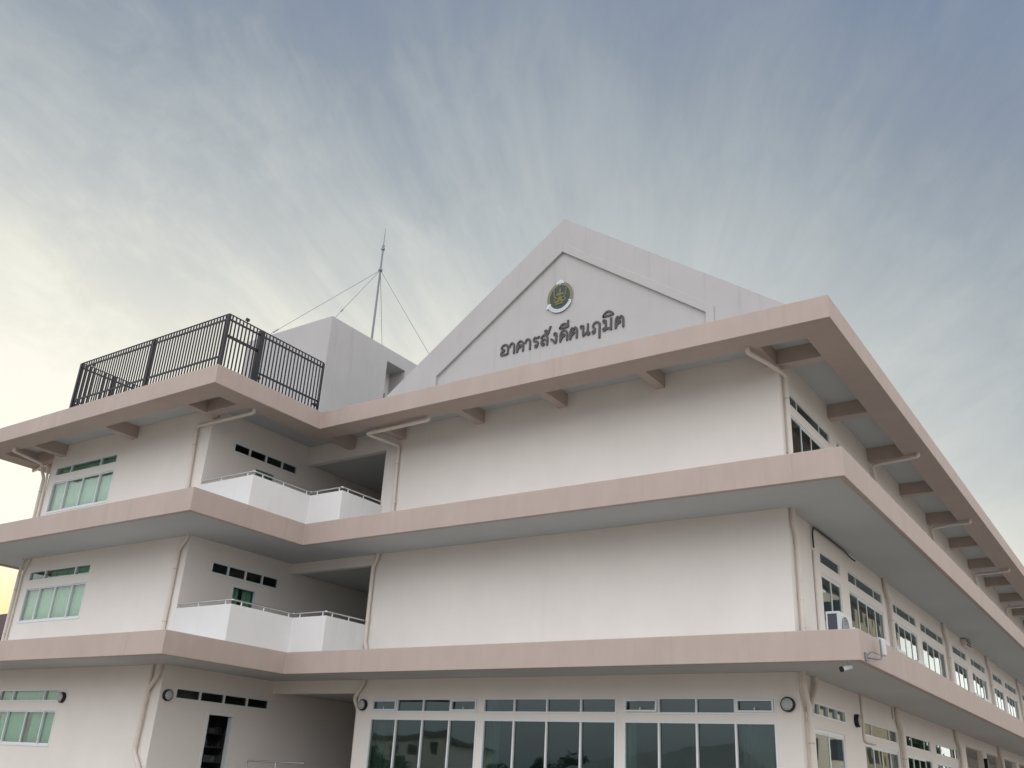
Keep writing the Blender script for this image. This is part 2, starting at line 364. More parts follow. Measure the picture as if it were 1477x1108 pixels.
def window(axis, c, ua, ub, za, zb, mull, parent, name='window', fr=0.05, mw=0.045, glass=None, sash=(), slide=False, cur=None, cseed=0, opensash=(), shallow=False):
    """frame, panes and curtain set in an opening of the wall; ua..ub, za..zb are the outer edges of the frame"""
    mp0 = plane_map(axis, c); mb = MB(); f = fr
    mp = (lambda u, d, z: mp0(u, 0.022+d*0.45, z)) if shallow else mp0      # shallow: slim flush sliding frames
    mbox(mb, mp, ua, ub, -0.012, 0.075, zb-f, zb); mbox(mb, mp, ua, ub, -0.018, 0.075, za, za+f)
    mbox(mb, mp, ua, ua+f, -0.010, 0.073, za+f, zb-f); mbox(mb, mp, ub-f, ub, -0.010, 0.073, za+f, zb-f)
    edges = [ua+f*0.5]+list(mull)+[ub-f*0.5]
    for q, mu in enumerate(mull):
        off = 0.0 if not slide else (0.012 if q % 2 else 0.0)
        mbox(mb, mp, mu-mw/2, mu+mw/2, -0.006+off, 0.068, za+f, zb-f)
    if slide:                                  # sliding leaves: slim rails inside the frame, alternate leaves set back
        for q in range(len(edges)-1):
            a = edges[q]+(mw/2 if q else f/2); b = edges[q+1]-(mw/2 if q < len(edges)-2 else f/2)
            dd = 0.030 if q in (0, len(edges)-2) and len(edges) > 3 else 0.014
            mbox(mb, mp, a, b, dd, dd+0.03, za+f, za+f+0.045); mbox(mb, mp, a, b, dd, dd+0.03, zb-f-0.035, zb-f)
    w = mb.build(name, ALU, parent)
    gm = MB(); gd = 0.036 if shallow else 0.045
    prn = random.Random(int(ua*131+za*17))
    for q in range(len(edges)-1):            # one sheet of glass per bay, none of them set perfectly true
        k0 = len(gm.v); mbox(gm, mp0, edges[q]+0.004, edges[q+1]-0.004, gd, gd+0.006, za+f*0.6, zb-f*0.6)
        pc = Vector(mp0((edges[q]+edges[q+1])/2, gd, (za+zb)/2)); rt = Matrix.Rotation(R(prn.uniform(-.35, .35)), 3, 'Z') @ Matrix.Rotation(R(prn.uniform(-.22, .22)), 3, 'X' if axis == 'y' else 'Y')
        for k in range(k0, len(gm.v)): gm.v[k] = tuple(pc+rt @ (Vector(gm.v[k])-pc))
    gm.build('pane', glass or GLASS, w)
    for q in list(sash)+list(opensash):
        a = edges[q]+(mw/2 if q else f/2)+0.006; b = edges[q+1]-(mw/2 if q < len(edges)-2 else f/2)-0.006
        sm = MB(); s0, s1 = za+f+0.004, zb-f-0.004; t = 0.04
        mbox(sm, mp, a, b, -0.03, 0.03, s1-t, s1); mbox(sm, mp, a, b, -0.03, 0.03, s0, s0+t)
        mbox(sm, mp, a, a+t, -0.029, 0.029, s0+t, s1-t); mbox(sm, mp, b-t, b, -0.029, 0.029, s0+t, s1-t)
        mbox(sm, mp, (a+b)/2-0.008, (a+b)/2+0.008, -0.036, -0.028, s0+t-0.01, s0+t+0.06)
        mbox(sm, mp, a+t, b-t, 0.0, 0.006, s0+t, s1-t) if False else None
        so_ = sm.build('sash', ALU, w)
        if q in opensash:                      # top hung and pushed out a little
            piv = Vector(mp((a+b)/2, 0, s1)); ang = R(9)
            for v in so_.data.vertices:
                co = v.co-piv; d = math.tan(ang)*(-co.z); v.co.y -= d
    if cur:
        for (ca, cb, m_, gp) in cur: curtain(mp0, ca, cb, za+0.03, zb-0.03, 0.16, m_, w, cseed+int(ca*7), gp)
    return w

# ------------------------------------------------------------------ the building
XR, YF, YW, XW, XC, XL, YE = -1.78, 1.85, -2.0, -17.44, -14.0, -25.8, 60.0
ZB, ZR, ST = 4.1, 11.107, 3.5
B = empty('school_building', (-9.0, 6.0, 0.0), 'large three storey cream school building with pinkish beige floor bands and pointed gable', 'building')
OUT = [(0, 0), (0, YE+1.8), (-15.05, YE+1.8), (-15.05, 14), (-27.6, 14), (-27.6, -3.89), (-15.05, -3.89), (-15.05, 0)]
def inset(t):
    return [(-t, t), (-t, YE+1.8-t), (-15.05+t, YE+1.8-t), (-15.05+t, 14-t), (-27.6+t, 14-t), (-27.6+t, -3.89+t), (-15.05-t, -3.89+t), (-15.05-t, t)]
for lv in (0, 1):
    z = ZB+ST*lv; h = (0.565, 0.615)[lv]
    MB().ring(OUT, inset(0.13), z, z+h).build('fascia_band', PINK, B, bevel=0.012)
    MB().prism(inset(0.131), z+0.05, z+0.40).build('floor_slab', SOFF, B)
MB().ring(OUT, inset(0.74), ZR, ZR+0.54).build('roof_fascia', PINK, B, bevel=0.012)
MB().prism(inset(0.741), ZR+0.393, ZR+0.50).build('roof_slab', SOFF, B)
# cantilever brackets below the roof
def bracket(x0, x1, y0, y1): MB().box(x0, x1, y0, y1, ZR+0.004, ZR+0.392).build('roof_bracket', PINK, B, bevel=0.008)
for x in (-1.93, -4.82, -7.70, -10.45, -13.38): bracket(x-0.13, x+0.13, 0.741, YF-0.002)
bracket(-15.60, -15.32, 0.60, YF-0.002)
for k in range(15): y = 1.97+3.845*k; bracket(XR+0.002, -0.741, y-0.15, y+0.15)
bracket(XW-0.13+0.2, XW+0.13+0.2, -3.149, YW-0.004); bracket(XW+0.335, -15.791, -2.50, -2.15)
bracket(-21.35, -21.08, -3.149, YW-0.002); bracket(-25.3, -25.04, -3.149, YW-0.002)
for y in (-1.9, 1.9, 5.7, 9.5): bracket(-26.859, XL-0.002, y-0.13, y+0.13)

# main front wall, right hand wall
G = [(-13.485, -9.905, [-12.573, -11.677, -10.79]), (-9.745, -5.995, [-8.815, -7.875, -6.939]), (-5.825, -2.285, [-4.95, -4.055, -3.175])]
holes = []
for a, b, mm in G: holes += [(a, b, 3.305, 3.660), (a, b, 1.10, 3.170)]
wall('y', YF, XC, XR, 0, ZB+0.049, holes, 'front_wall', WALL, B)
wall('y', YF, XC, XR, ZB+0.401, ZB+ST+0.049, [], 'front_wall', WALL, B)
wall('y', YF, XC, XR, ZB+ST+0.401, ZR+0.392, [], 'front_wall', WALL, B)
for gi, (a, b, mm) in enumerate(G):
    window('y', YF, a, b, 3.305, 3.660, mm, B, 'transom_window', fr=0.04, mw=0.042, sash=((0, 3), (), (3,))[gi], opensash=((), (), (0,))[gi])
    window('y', YF, a, b, 1.10, 3.170, mm, B, 'window', cur=([(-13.4, -12.98, CURTD, None)], [(-9.68, -9.3, CURTD, None)], [(-3.1, -2.36, CURTD, None)])[gi])
R2 = [(4.0, 5.55, 2), (6.25, 9.52, 4), (10.48, 13.48, 4), (14.10, 17.45, 4), (18.97, 21.42, 3), (22.33, 25.33, 4), (26.85, 29.44, 3), (30.2, 33.4, 4), (34.7, 37.4, 3), (38.2, 41.3, 4), (42.6, 45.3, 3), (46.2, 49.3, 4)]
def mulls(a, b, n): return [a+(b-a)*(i+1)/n for i in range(n-1)]
def tr3(a, b, n): return [] if n == 2 else ([a+(b-a)*0.235, a+(b-a)*0.755] if n == 4 else [a+(b-a)*0.66])
holes = []
for a, b, n in R2: holes += [(a, b, 6.87, 7.17), (a, b, 5.05, 6.66)]
YB = YF+0.181
wall('x', XR, YB, YE, ZB+0.401, ZB+ST+0.049, holes, 'side_wall', WALL, B)
for i, (a, b, n) in enumerate(R2):
    window('x', XR, a, b, 6.87, 7.17, tr3(a, b, n), B, 'transom_window', glass=GLASSD, fr=0.035, mw=0.04, shallow=True)
    cu_ = [(a+0.1, b-0.1, CURTG, None)] if i in (0, 6, 7) else None
    window('x', XR, a, b, 5.05, 6.66, mulls(a, b, n), B, 'window', fr=0.042, mw=0.036, slide=True, shallow=True, glass=GLASSD, cur=cu_)
R3 = [(2.56, 5.66, 4)] + [(a+0.05, b+0.05, n) for a, b, n in R2[1:]]
holes = []
for a, b, n in R3: holes += [(a, b, 10.37, 10.67), (a, b, 8.55, 10.12)]
wall('x', XR, YB, YE, ZB+ST+0.401, ZR+0.392, holes, 'side_wall', WALL, B)
for a, b, n in R3:
    window('x', XR, a, b, 10.37, 10.67, tr3(a, b, n) if a > 3 else [3.12, 4.85], B, 'transom_window', glass=GLASSD, fr=0.035, mw=0.04, shallow=True)
    window('x', XR, a, b, 8.55, 10.12, mulls(a, b, n), B, 'window', fr=0.042, mw=0.036, slide=True, shallow=True, glass=GLASSD)
R1 = [(6.45, 9.65, 4), (10.62, 13.55, 4), (14.28, 17.52, 4)]
holes = [(2.62, 4.98, 3.37, 3.665), (2.70, 4.82, 1.0, 3.13)]
for a, b, n in R1: holes += [(a, b, 3.25, 3.57), (a, b, 1.3, 3.05)]
pos = [19.0+3.95*k for k in range(10)]
for p in pos: holes.append((p, p+3.1, 1.0, 3.79))
wall('x', XR, YB, YE, 0, ZB+0.049, holes, 'side_wall', WALL, B)
window('x', XR, 2.62, 4.98, 3.37, 3.665, [3.10, 3.72, 4.35], B, 'transom_window', fr=0.045)
dr = window('x', XR, 2.70, 4.82, 1.0, 3.13, [3.70], B, 'glass_door', fr=0.07, mw=0.06, slide=True, shallow=True)
for a, b, n in R1:
    window('x', XR, a, b, 3.25, 3.57, tr3(a, b, n), B, 'transom_window', glass=GLASSD, fr=0.035, mw=0.04, shallow=True)
    window('x', XR, a, b, 1.3, 3.05, mulls(a, b, n), B, 'window', fr=0.042, mw=0.036, slide=True, shallow=True, glass=GLASSD)
# recessed gallery behind the ground floor openings
wall('x', XR-2.6, 18.2, YE, 0.99, ZB+0.049, [], 'gallery_wall', WALL, B, th=0.12)
MB().box(XR-2.6, XR-0.182, 18.0, 18.2, 0.99, ZB+0.048).build('gallery_wall', WALL, B)

# left wing
wl = [(-25.42, -21.95, 10.43, 10.755), (-25.42, -21.93, 9.13, 10.25)]
w2 = [(-25.38, -22.0, 6.888, 7.215), (-25.38, -22.0, 5.565, 6.70)]
w1 = [(-25.3, -22.05, 3.225, 3.555), (-25.3, -22.02, 2.0, 3.01)]
wall('y', YW, XL, XW, ZB+ST+0.401, ZR+0.392, wl, 'wing_wall', WALL, B)
wall('y', YW, XL, XW, ZB+0.401, ZB+ST+0.049, w2, 'wing_wall', WALL, B)
wall('y', YW, XL, XW, 0, ZB+0.049, w1, 'wing_wall', WALL, B)
window('y', YW, *wl[0], [-24.52, -22.845], B, 'transom_window', fr=0.036, mw=0.04, glass=GLASSC, cur=[(-25.3, -22.1, CURT, None)])
window('y', YW, *wl[1], [-24.56, -23.66, -22.72], B, slide=True, glass=GLASSC, cur=[(-25.3, -24.75, CURTP, None), (-24.9, -22.1, CURTP, None)])
window('y', YW, *w2[0], [-24.49, -22.808], B, 'transom_window', fr=0.036, mw=0.04, glass=GLASSC, cur=[(-24.4, -22.1, CURT, None)])
window('y', YW, *w2[1], [-24.56, -23.70, -22.766], B, slide=True, glass=GLASSC, cur=[(-25.3, -22.1, CURTP, None)])
window('y', YW, *w1[0], [-24.53, -22.858], B, 'transom_window', fr=0.036, mw=0.04, glass=GLASSC, cur=[(-25.2, -22.1, CURT, None)])
window('y', YW, *w1[1], [-24.60, -23.61, -22.67], B, slide=True, glass=GLASSC, cur=[(-25.2, -23.75, CURT, None), (-23.45, -22.1, CURT, None)])
YI = YW+0.181
S3 = [(-1.09, 1.50, 10.405, 10.735), (-0.19, 0.66, 8.02, 10.205)]
S2 = [(-1.12, 1.44, 6.758, 7.12), (-0.29, 0.66, 4.52, 6.61)]
S1 = [(-1.53, 1.78, 3.315, 3.632), (-0.37, 0.58, 1.0, 3.11)]
wall('x', XW, YI, 13.0, ZB+ST+0.401, ZR+0.392, S3, 'wing_side_wall', WALL, B)
wall('x', XW, YI, 13.0, ZB+0.401, ZB+ST+0.049, S2, 'wing_side_wall', WALL, B)
wall('x', XW, YI, 13.0, 0, ZB+0.049, S1, 'wing_side_wall', WALL, B)
window('x', XW, *S3[0], [-0.45, 0.20, 0.86], B, 'transom_window', glass=GLASSD)
window('x', XW, *S2[0], [-0.49, 0.15, 0.79], B, 'transom_window', glass=GLASSD)
window('x', XW, *S1[0], [-0.70, 0.12, 0.95], B, 'transom_window', glass=GLASSD)
window('x', XW, *S3[1], [], B, 'glass_door', fr=0.05, glass=GLASSC, cur=[(-0.12, 0.60, CURT, None)])
window('x', XW, *S2[1], [], B, 'glass_door', fr=0.07, glass=GLASSC, cur=[(-0.22, 0.60, CURT, (0.0, 0.34))])
mb = MB(); mp = plane_map('x', XW)                                     # open doorway: frame only
a, b, z0, z1 = S1[1]
mbox(mb, mp, a, b, -0.012, 0.17, z1-0.07, z1); mbox(mb, mp, a, a+0.07, -0.01, 0.17, z0, z1-0.07); mbox(mb, mp, b-0.07, b, -0.01, 0.17, z0, z1-0.07)
mb.build('door_frame', ALU, B)
MB().box(XL, XL+0.18, YI, 13.0, 0, ZR+0.39).build('wing_side_wall', WALL, B)
MB().box(XL, XW, 13.0, 13.18, 0, ZR+0.39).build('rear_wall', WALL, B)
MB().box(-15.0, XR, YE, YE+0.18, 0, ZR+0.39).build('rear_wall', WALL, B)
MB().box(XL+0.181, XW-0.181, 6.6, 6.75, 0, ZR+0.39).build('inner_wall', ROOM, B)      # back of the wing rooms
MB().box(XL+0.181, XR-0.19, YW+0.3, 12.9, 0.6, 0.99).build('ground_floor_slab', CONC, B)
MB().box(XC+0.2, XR-0.19, 12.9, YE-0.1, 0.6, 0.99).build('ground_floor_slab', CONC, B)
MB().box(XC+0.19, XR-2.75, 9.9, 10.05, 0.99, ZR+0.38).build('inner_wall', ROOM, B)
MB().box(XR-4.6, XR-4.48, 10.06, YE-0.1, 0.99, ZR+0.38).build('inner_wall', ROOM, B)
for x in (-9.82, -5.91): MB().box(x-0.14, x+0.14, YF+0.25, YF+0.55, 0.99, ZB+0.04).build('inner_column', ROOM, B)
# corridor between wing and main block: side wall, end wall, dropped ceilings and front beams
MB().box(XC, XC+0.18, YF+0.181, 12.9, 0, ZR+0.39).build('corridor_wall', WALL, B)
MB().box(XW+0.001, XC-0.001, 12.0, 12.15, 0, ZR+0.39).build('corridor_wall', WALL, B)
for zc, zt in ((3.80, ZB+0.049), (7.345, ZB+ST+0.049), (10.87, ZR+0.392)):
    MB().box(XW+0.002, XC-0.002, YF, YF+0.2, zc, zt).build('corridor_beam', WALL, B)
    MB().box(XW+0.003, XC-0.003, YF+0.201, 12.0, zc+0.05, zc+0.09).build('corridor_ceiling', SOFF, B)
# balcony parapets and their steel hand rails
for zf in (8.0, 4.5):
    t = 0.12; zt = zf+1.12
    path = [(XW-0.001, YW), (-15.20, YW), (-15.20, 0.17), (-13.93, 0.17), (-13.93, YF-0.001)]
    inn = [(XW-0.001, YW+t), (-15.20-t, YW+t), (-15.20-t, 0.17+t), (-13.93-t, 0.17+t), (-13.93-t, YF-0.001)]
    MB().prism(path+inn[::-1], zf, zt).build('balcony_parapet', WHITE, B, bevel=0.01)
    rail = [(XW+0.02, YW+.06, zt+0.12), (-15.26, YW+.06, zt+0.12), (-15.26, 0.23, zt+0.12), (-13.99, 0.23, zt+0.12), (-13.99, YF-0.02, zt+0.12)]
    hr = MB().tube(fillet(rail, 0.08), 0.024, 10).build('handrail', STEEL, B)
    sb = MB()
    for (x, y) in ((-16.6, YW+.06), (-15.5, YW+.06), (-15.26, YW+.38), (-15.26, -0.85), (-15.26, 0.05), (-15.0, 0.23), (-14.12, 0.23), (-13.99, 0.45), (-13.99, 1.1)):
        s1_ = MB().tube([(x, y, zt+0.001), (x, y, zt+0.11)], 0.016, 8); s1_.build('rail_stub', EWHITE, hr)
rl = [(-16.25, 0.25, 0.99), (-16.25, 0.25, 1.93), (-14.1, 0.25, 1.93)]
hr = MB().tube(fillet(rl, 0.06), 0.022, 10).build('handrail', STEEL, B)
MB().tube([(-15.15, 0.25, 0.99), (-15.15, 0.25, 1.92)], 0.016, 8).build('rail_stub', STEEL, hr)
MB().box(-17.4, -13.9, -1.8, 2.4, 0.3, 0.989).build('entrance_landing', CONC, B)

# gable wall with a raised frame and a sunk panel
AXc, AZ, SL = -7.90, 17.21, 0.7078
zb_ = ZR+0.541
def tri(zapex, zbase): h = (zapex-zbase)/SL; return [(AXc-h, zbase), (AXc, zapex), (AXc+h, zbase)]
fo = [(-12.49, zb_), (-12.49, 16.345-SL*4.59), (AXc, 16.345), (-3.31, 16.345-SL*4.59), (-3.31, zb_)]
fi = [(-12.27, zb_), (-12.27, 16.06-SL*4.37), (AXc, 16.06), (-3.53, 16.06-SL*4.37), (-3.53, zb_)]
o3 = tri(AZ, zb_)
def plate(polys, y0, y1):
    mb = MB()
    for p in polys:
        n = len(p); vs = [(x, y0, z) for x, z in p]+[(x, y1, z) for x, z in p]
        mb.add(vs, [list(range(n)), list(range(n, 2*n))[::-1]]+[(i, i+n, (i+1) % n+n, (i+1) % n) for i in range(n)])
    return mb
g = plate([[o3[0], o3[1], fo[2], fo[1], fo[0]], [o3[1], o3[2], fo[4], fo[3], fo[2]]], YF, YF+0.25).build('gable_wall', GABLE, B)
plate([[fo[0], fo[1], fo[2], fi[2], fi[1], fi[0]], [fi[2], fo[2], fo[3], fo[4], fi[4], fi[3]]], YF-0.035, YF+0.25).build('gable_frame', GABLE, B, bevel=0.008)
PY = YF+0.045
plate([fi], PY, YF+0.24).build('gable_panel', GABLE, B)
rf = MB()
for s_ in (-1, 1):
    h = (AZ-0.35-zb_)/SL
    rf.add([(AXc, YF+0.251, AZ-0.35), (AXc, YE, AZ-0.35), (AXc+s_*h, YE, zb_), (AXc+s_*h, YF+0.251, zb_)], [(0, 1, 2, 3)])
ro = rf.build('pitched_roof', METROOF, B); sm = ro.modifiers.new('t', 'SOLIDIFY'); sm.thickness = 0.08; sm.offset = -1
# stair tower on the roof, with a recess in its right face
TX0, TX1, TY0, TY1, TZ = -21.6, -17.25, YF, 8.6, 16.30
zt0 = ZR+0.501
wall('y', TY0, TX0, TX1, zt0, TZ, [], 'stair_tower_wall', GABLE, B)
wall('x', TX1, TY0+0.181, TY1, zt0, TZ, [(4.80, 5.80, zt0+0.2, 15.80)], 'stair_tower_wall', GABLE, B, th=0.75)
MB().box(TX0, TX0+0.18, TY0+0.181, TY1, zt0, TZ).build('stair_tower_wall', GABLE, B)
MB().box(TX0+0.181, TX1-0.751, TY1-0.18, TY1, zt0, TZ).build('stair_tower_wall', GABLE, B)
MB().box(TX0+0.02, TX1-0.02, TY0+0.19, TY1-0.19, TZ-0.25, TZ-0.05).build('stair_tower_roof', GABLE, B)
wall('x', TX1-0.752, 4.6, 6.0, zt0, 16.0, [(4.9, 5.72, zt0+0.2, 15.02)], 'stair_tower_wall', WALL, B, th=0.1)
window('x', TX1-0.752, 4.9, 5.72, zt0+0.2, 15.02, [], B, 'window', fr=0.06)

# rain water pipes, each with its bends and couplings
def pipe(pts, r=0.055, couplings=(), flare=True):
    mb = MB().tube(fillet(pts, 0.10), r, 12)
    o = mb.build('downpipe', PIPE, B)
    for (x, y, z) in couplings:
        MB().tube([(x, y, z-0.05), (x, y, z+0.05)], r+0.009, 12).build('pipe_coupling', PIPE, o)
    a, b = Vector(pts[-2]), Vector(pts[-1])
    if len(pts) > 3 and abs(a.z-b.z) > 1.2 and r > 0.045:
        for t_ in (0.2, 0.72):
            c = a.lerp(b, t_); c2 = c+(b-a).normalized()*0.03
            MB().tube([c, c2], r+0.006, 12).build('pipe_clamp', GALV2, o)
    return o
pipe([(-2.05, 0.62, ZR+0.02), (-2.05, 0.62, 10.99), (-1.83, 1.40, 10.97), (-1.70, 2.10, 10.93), (-1.70, 2.10, 8.05)], couplings=[(-1.70, 2.10, 9.05)])
pipe([(-1.70, 1.98, 7.66), (-1.70, 1.98, 7.28), (-1.70, 2.14, 7.08), (-1.70, 2.14, 4.95), (-1.70, 2.26, 4.75), (-1.70, 2.26, 4.51)], couplings=[(-1.70, 2.14, 5.72), (-1.70, 2.14, 6.95)])
pipe([(-1.66, 1.80, 4.16), (-1.66, 1.80, 3.86), (-1.68, 2.12, 3.48), (-1.68, 2.12, 0.1)], couplings=[(-1.68, 2.12, 3.25)])
pipe([(-1.70, 2.72, 4.16), (-1.70, 2.72, 3.98), (-1.69, 2.20, 3.42)])
pipe([(-11.40, 0.66, ZR+0.02), (-11.40, 0.66, 10.99), (-13.80, 0.72, 10.99), (-13.44, 1.77, 10.90), (-13.40, 1.77, 8.05)], couplings=[(-13.40, 1.77, 9.15)])
pipe([(-13.79, 1.77, 7.66), (-13.79, 1.77, 7.55), (-13.93, 1.77, 7.28), (-13.91, 1.77, 5.15), (-13.85, 1.77, 5.0), (-13.85, 1.77, 4.51)], couplings=[(-13.91, 1.77, 5.75)])
pipe([(-13.79, 1.77, 4.16), (-13.79, 1.77, 4.05), (-14.09, 1.79, 3.66), (-14.06, 1.95, 3.40), (-14.06, 2.0, 0.98)])
pipe([(-15.62, -2.02, ZR+0.02), (-15.62, -2.02, 11.0), (-18.02, -2.08, 10.98), (-17.86, -2.08, 8.05)], couplings=[(-17.92, -2.08, 9.15)])
pipe([(-17.46, -2.07, 7.66), (-17.46, -2.07, 7.55), (-17.74, -2.07, 7.27), (-17.76, -2.07, 4.51)], couplings=[(-17.755, -2.07, 5.7), (-17.75, -2.07, 6.9)])
pipe([(-17.50, -2.10, 4.16), (-17.50, -2.10, 3.90), (-17.86, -2.10, 3.48), (-17.93, -2.08, 1.98), (-17.55, -2.08, 1.55), (-17.5, -2.08, 0.2)], couplings=[(-17.88, -2.09, 3.2), (-17.92, -2.09, 2.15)])
pipe([(-17.90, -2.05, 4.16), (-17.88, -2.05, 3.45)], r=0.04)
pipe([(-25.86, -3.35, ZR+0.02), (-25.86, -3.35, 11.0), (-26.22, -2.12, 10.97), (-26.22, -2.08, 10.78), (-25.98, -2.07, 10.45), (-25.90, -2.07, 8.05)])
pipe([(-27.45, -1.75, ZR+0.02), (-27.45, -1.75, 10.98), (-26.0, -2.04, 10.95), (-25.80, -2.06, 10.5), (-25.73, -2.04, 8.05)], r=0.04)
pipe([(-25.86, -2.07, 7.66), (-25.86, -2.07, 7.5), (-25.90, -2.07, 7.2), (-25.84, -2.07, 4.51)])
pipe([(-25.55, -2.05, 7.66), (-25.55, -2.05, 7.55), (-25.75, -2.05, 7.2), (-25.73, -2.05, 4.51)], r=0.03)
for k, y in enumerate((9.62, 17.35, 25.6, 33.6, 41.5, 49.5)):
    x1 = -0.34
    mid = [(x1, y-0.25, ZR+0.02), (x1, y-0.25, 11.0), (-1.69, y+0.02, 11.0)] if k != 1 else [(x1, y-0.25, ZR+0.02), (x1, y-0.25, 10.99), (-0.95, y-0.05, 11.04), (-1.69, y+0.05, 10.98)]
    pipe(mid+[(-1.69, y+0.25, 10.5), (-1.69, y+0.25, 8.05)])
    ys = y+0.1
    pipe([(-1.70, ys, 7.66), (-1.70, ys, 7.40), (-1.69, ys+0.30, 7.05), (-1.69, ys+0.32, 4.51)], r=0.065)
    pipe([(-1.70, ys-0.2, 4.16), (-1.70, ys-0.2, 3.95), (-1.69, ys+0.1, 3.6), (-1.69, ys+0.12, 0.1)], r=0.065)
pipe([(-1.745, 6.30, 4.15), (-1.745, 6.30, 3.13), (-1.745, 6.40, 3.10), (-1.745, 7.3, 3.10)], r=0.028)
pipe([(-1.745, 9.30, 4.15), (-1.745, 9.30, 3.85)], r=0.028)
pipe([(-1.745, 3.42, 7.05), (-1.745, 3.42, 4.6)], r=0.030)

# ------------------------------------------------------------------ lettering on the gable
GL = {
 'o': (0.86, [[(.30, .40), (.16, .34), (.13, .04), (.80, .04), (.88, .14), (.88, .64), (.74, .92), (.46, 1.0), (.20, .90), (.10, .72)]], [(.34, .46)]),
 'a': (0.62, [[(.06, .70), (.14, .90), (.36, 1.0), (.62, .90), (.72, .66), (.72, 0)]], []),
 'k': (0.86, [[(.12, 0), (.12, .55), (.20, .84), (.48, 1.0), (.76, .86), (.88, .58), (.88, 0)], [(.38, .42), (.24, .26), (.13, .04)]], [(.46, .52)]),
 'r': (0.72, [[(.62, .14), (.70, .30), (.66, .50), (.40, .60), (.16, .66), (.12, .84), (.30, .97), (.52, .90), (.84, .96)]], [(.48, .12)]),
 's': (0.86, [[(.20, .12), (.13, .34), (.26, .55), (.50, .58), (.70, .46), (.86, .40)], [(.12, .76), (.24, .94), (.50, 1.0), (.76, .88), (.86, .64), (.86, 0)], [(.70, .90), (.98, 1.14)]], [(.34, .14)]),
 'g': (0.70, [[(.74, .84), (.76, .50), (.72, .04), (.56, .02), (.30, .30), (.08, .42)]], [(.58, .84)]),
 't': (0.86, [[(.12, 0), (.12, .60), (.20, .90), (.34, 1.0), (.50, .82), (.64, 1.0), (.80, .90), (.88, .60), (.88, 0)], [(.38, .42), (.24, .26), (.13, .04)]], [(.46, .52)]),
 'n': (0.94, [[(.34, .92), (.36, .60), (.36, .02), (.50, .10), (.70, .26)], [(.80, 1.0), (.80, .20), (.84, .10)]], [(.20, .88), (.86, .12)]),
 'u': (0.86, [[(.34, .18), (.34, .44), (.16, .60), (.24, .88), (.52, 1.0), (.78, .88), (.86, .62), (.86, -.50)]], [(.22, .12)]),
 'm': (0.92, [[(.32, .90), (.34, .60), (.34, .16)], [(.30, .10), (.55, .16), (.86, .04)], [(.86, 1.0), (.86, 0)]], [(.20, .88), (.20, .12)]),
 '^a': (0.40, [[(.20, .02), (.55, .10), (.80, .46)]], [(.10, .10)]),
 '^ii': (0.80, [[(0, .03), (.16, .28), (.46, .38), (.80, .26), (.95, .03), (0, .03)], [(.95, .03), (.95, .58)]], []),
 '^i': (0.84, [[(0, .03), (.16, .30), (.50, .42), (.84, .30), (1.0, .03), (0, .03)]], []),
}
def spline(pts, k=7):
    if len(pts) == 2: return pts
    out = []; P = [pts[0]]+list(pts)+[pts[-1]]
    for i in range(1, len(P)-2):
        p0, p1, p2, p3 = P[i-1], P[i], P[i+1], P[i+2]
        for q in range(k):
            t = q/k; out.append(tuple(0.5*((2*p1[c])+(-p0[c]+p2[c])*t+(2*p0[c]-5*p1[c]+4*p2[c]-p3[c])*t*t+(-p0[c]+3*p1[c]-3*p2[c]+p3[c])*t**3) for c in (0, 1)))
    return out+[pts[-1]]
sign = empty('sign_lettering', (-7.9, PY, 13.165), 'dark grey raised Thai lettering under the round emblem on the gable', 'sign')
def glyph(key, x0, x1, zbase, H, name='letter'):
    w, strokes, rings = GL[key]; HW = 0.087*H; mb = MB(); cnt = 0
    fx = lambda u: x0+(x1-x0)*u
    def ribbon(pl, hw, closed=False):
        nonlocal cnt
        y0 = PY-0.034-0.0012*cnt; y1 = PY+0.0; cnt += 1
        n = len(pl); Ls = []; Rs = []
        for i in range(n):
            a = pl[i-1] if (i or closed) else pl[i]; b = pl[(i+1) % n] if (i < n-1 or closed) else pl[i]
            tx, tz = b[0]-a[0], b[1]-a[1]; l = math.hypot(tx, tz) or 1; nx, nz = -tz/l, tx/l
            ex, ez = (0, 0)
            if not closed and i == 0: ex, ez = -tx/l*hw*.8, -tz/l*hw*.8
            if not closed and i == n-1: ex, ez = tx/l*hw*.8, tz/l*hw*.8
            Ls.append((pl[i][0]+nx*hw+ex, pl[i][1]+nz*hw+ez)); Rs.append((pl[i][0]-nx*hw+ex, pl[i][1]-nz*hw+ez))
        vs = [(x, y0, z) for x, z in Ls]+[(x, y0, z) for x, z in Rs]+[(x, y1, z) for x, z in Ls]+[(x, y1, z) for x, z in Rs]
        fs = []
        for i in range(n if closed else n-1):
            j = (i+1) % n
            fs += [(i, j, n+j, n+i), (i, 2*n+i, 2*n+j, j), (n+i, n+j, 3*n+j, 3*n+i)]
        if not closed: fs += [(0, n, 3*n, 2*n), (n-1, 3*n-1, 4*n-1, 2*n-1)]
        mb.add(vs, fs)
    for s_ in strokes: ribbon([(fx(u), zbase+v*H) for u, v in (spline(s_) if len(s_) > 2 else s_)], HW)
    for (u, v) in rings:
        r_ = 0.125*H; ribbon([(fx(u)+r_*math.cos(q*math.pi/7), zbase+v*H+r_*math.sin(q*math.pi/7)) for q in range(14)], HW*0.72, True)
    mb.build(name, LETTER, sign)
TX = lambda px: -9.935+(px-155)/1195.0*4.055
for key, a, b in (('o', 152, 240), ('a', 244, 312), ('k', 316, 396), ('a', 404, 476), ('r', 484, 556), ('s', 560, 640), ('g', 662, 734), ('k', 746, 832), ('t', 842, 924), ('n', 940, 1036), ('u', 1052, 1138), ('m', 1152, 1244), ('t', 1262, 1352)):
    glyph(key, TX(a), TX(b), 13.165, 0.325)
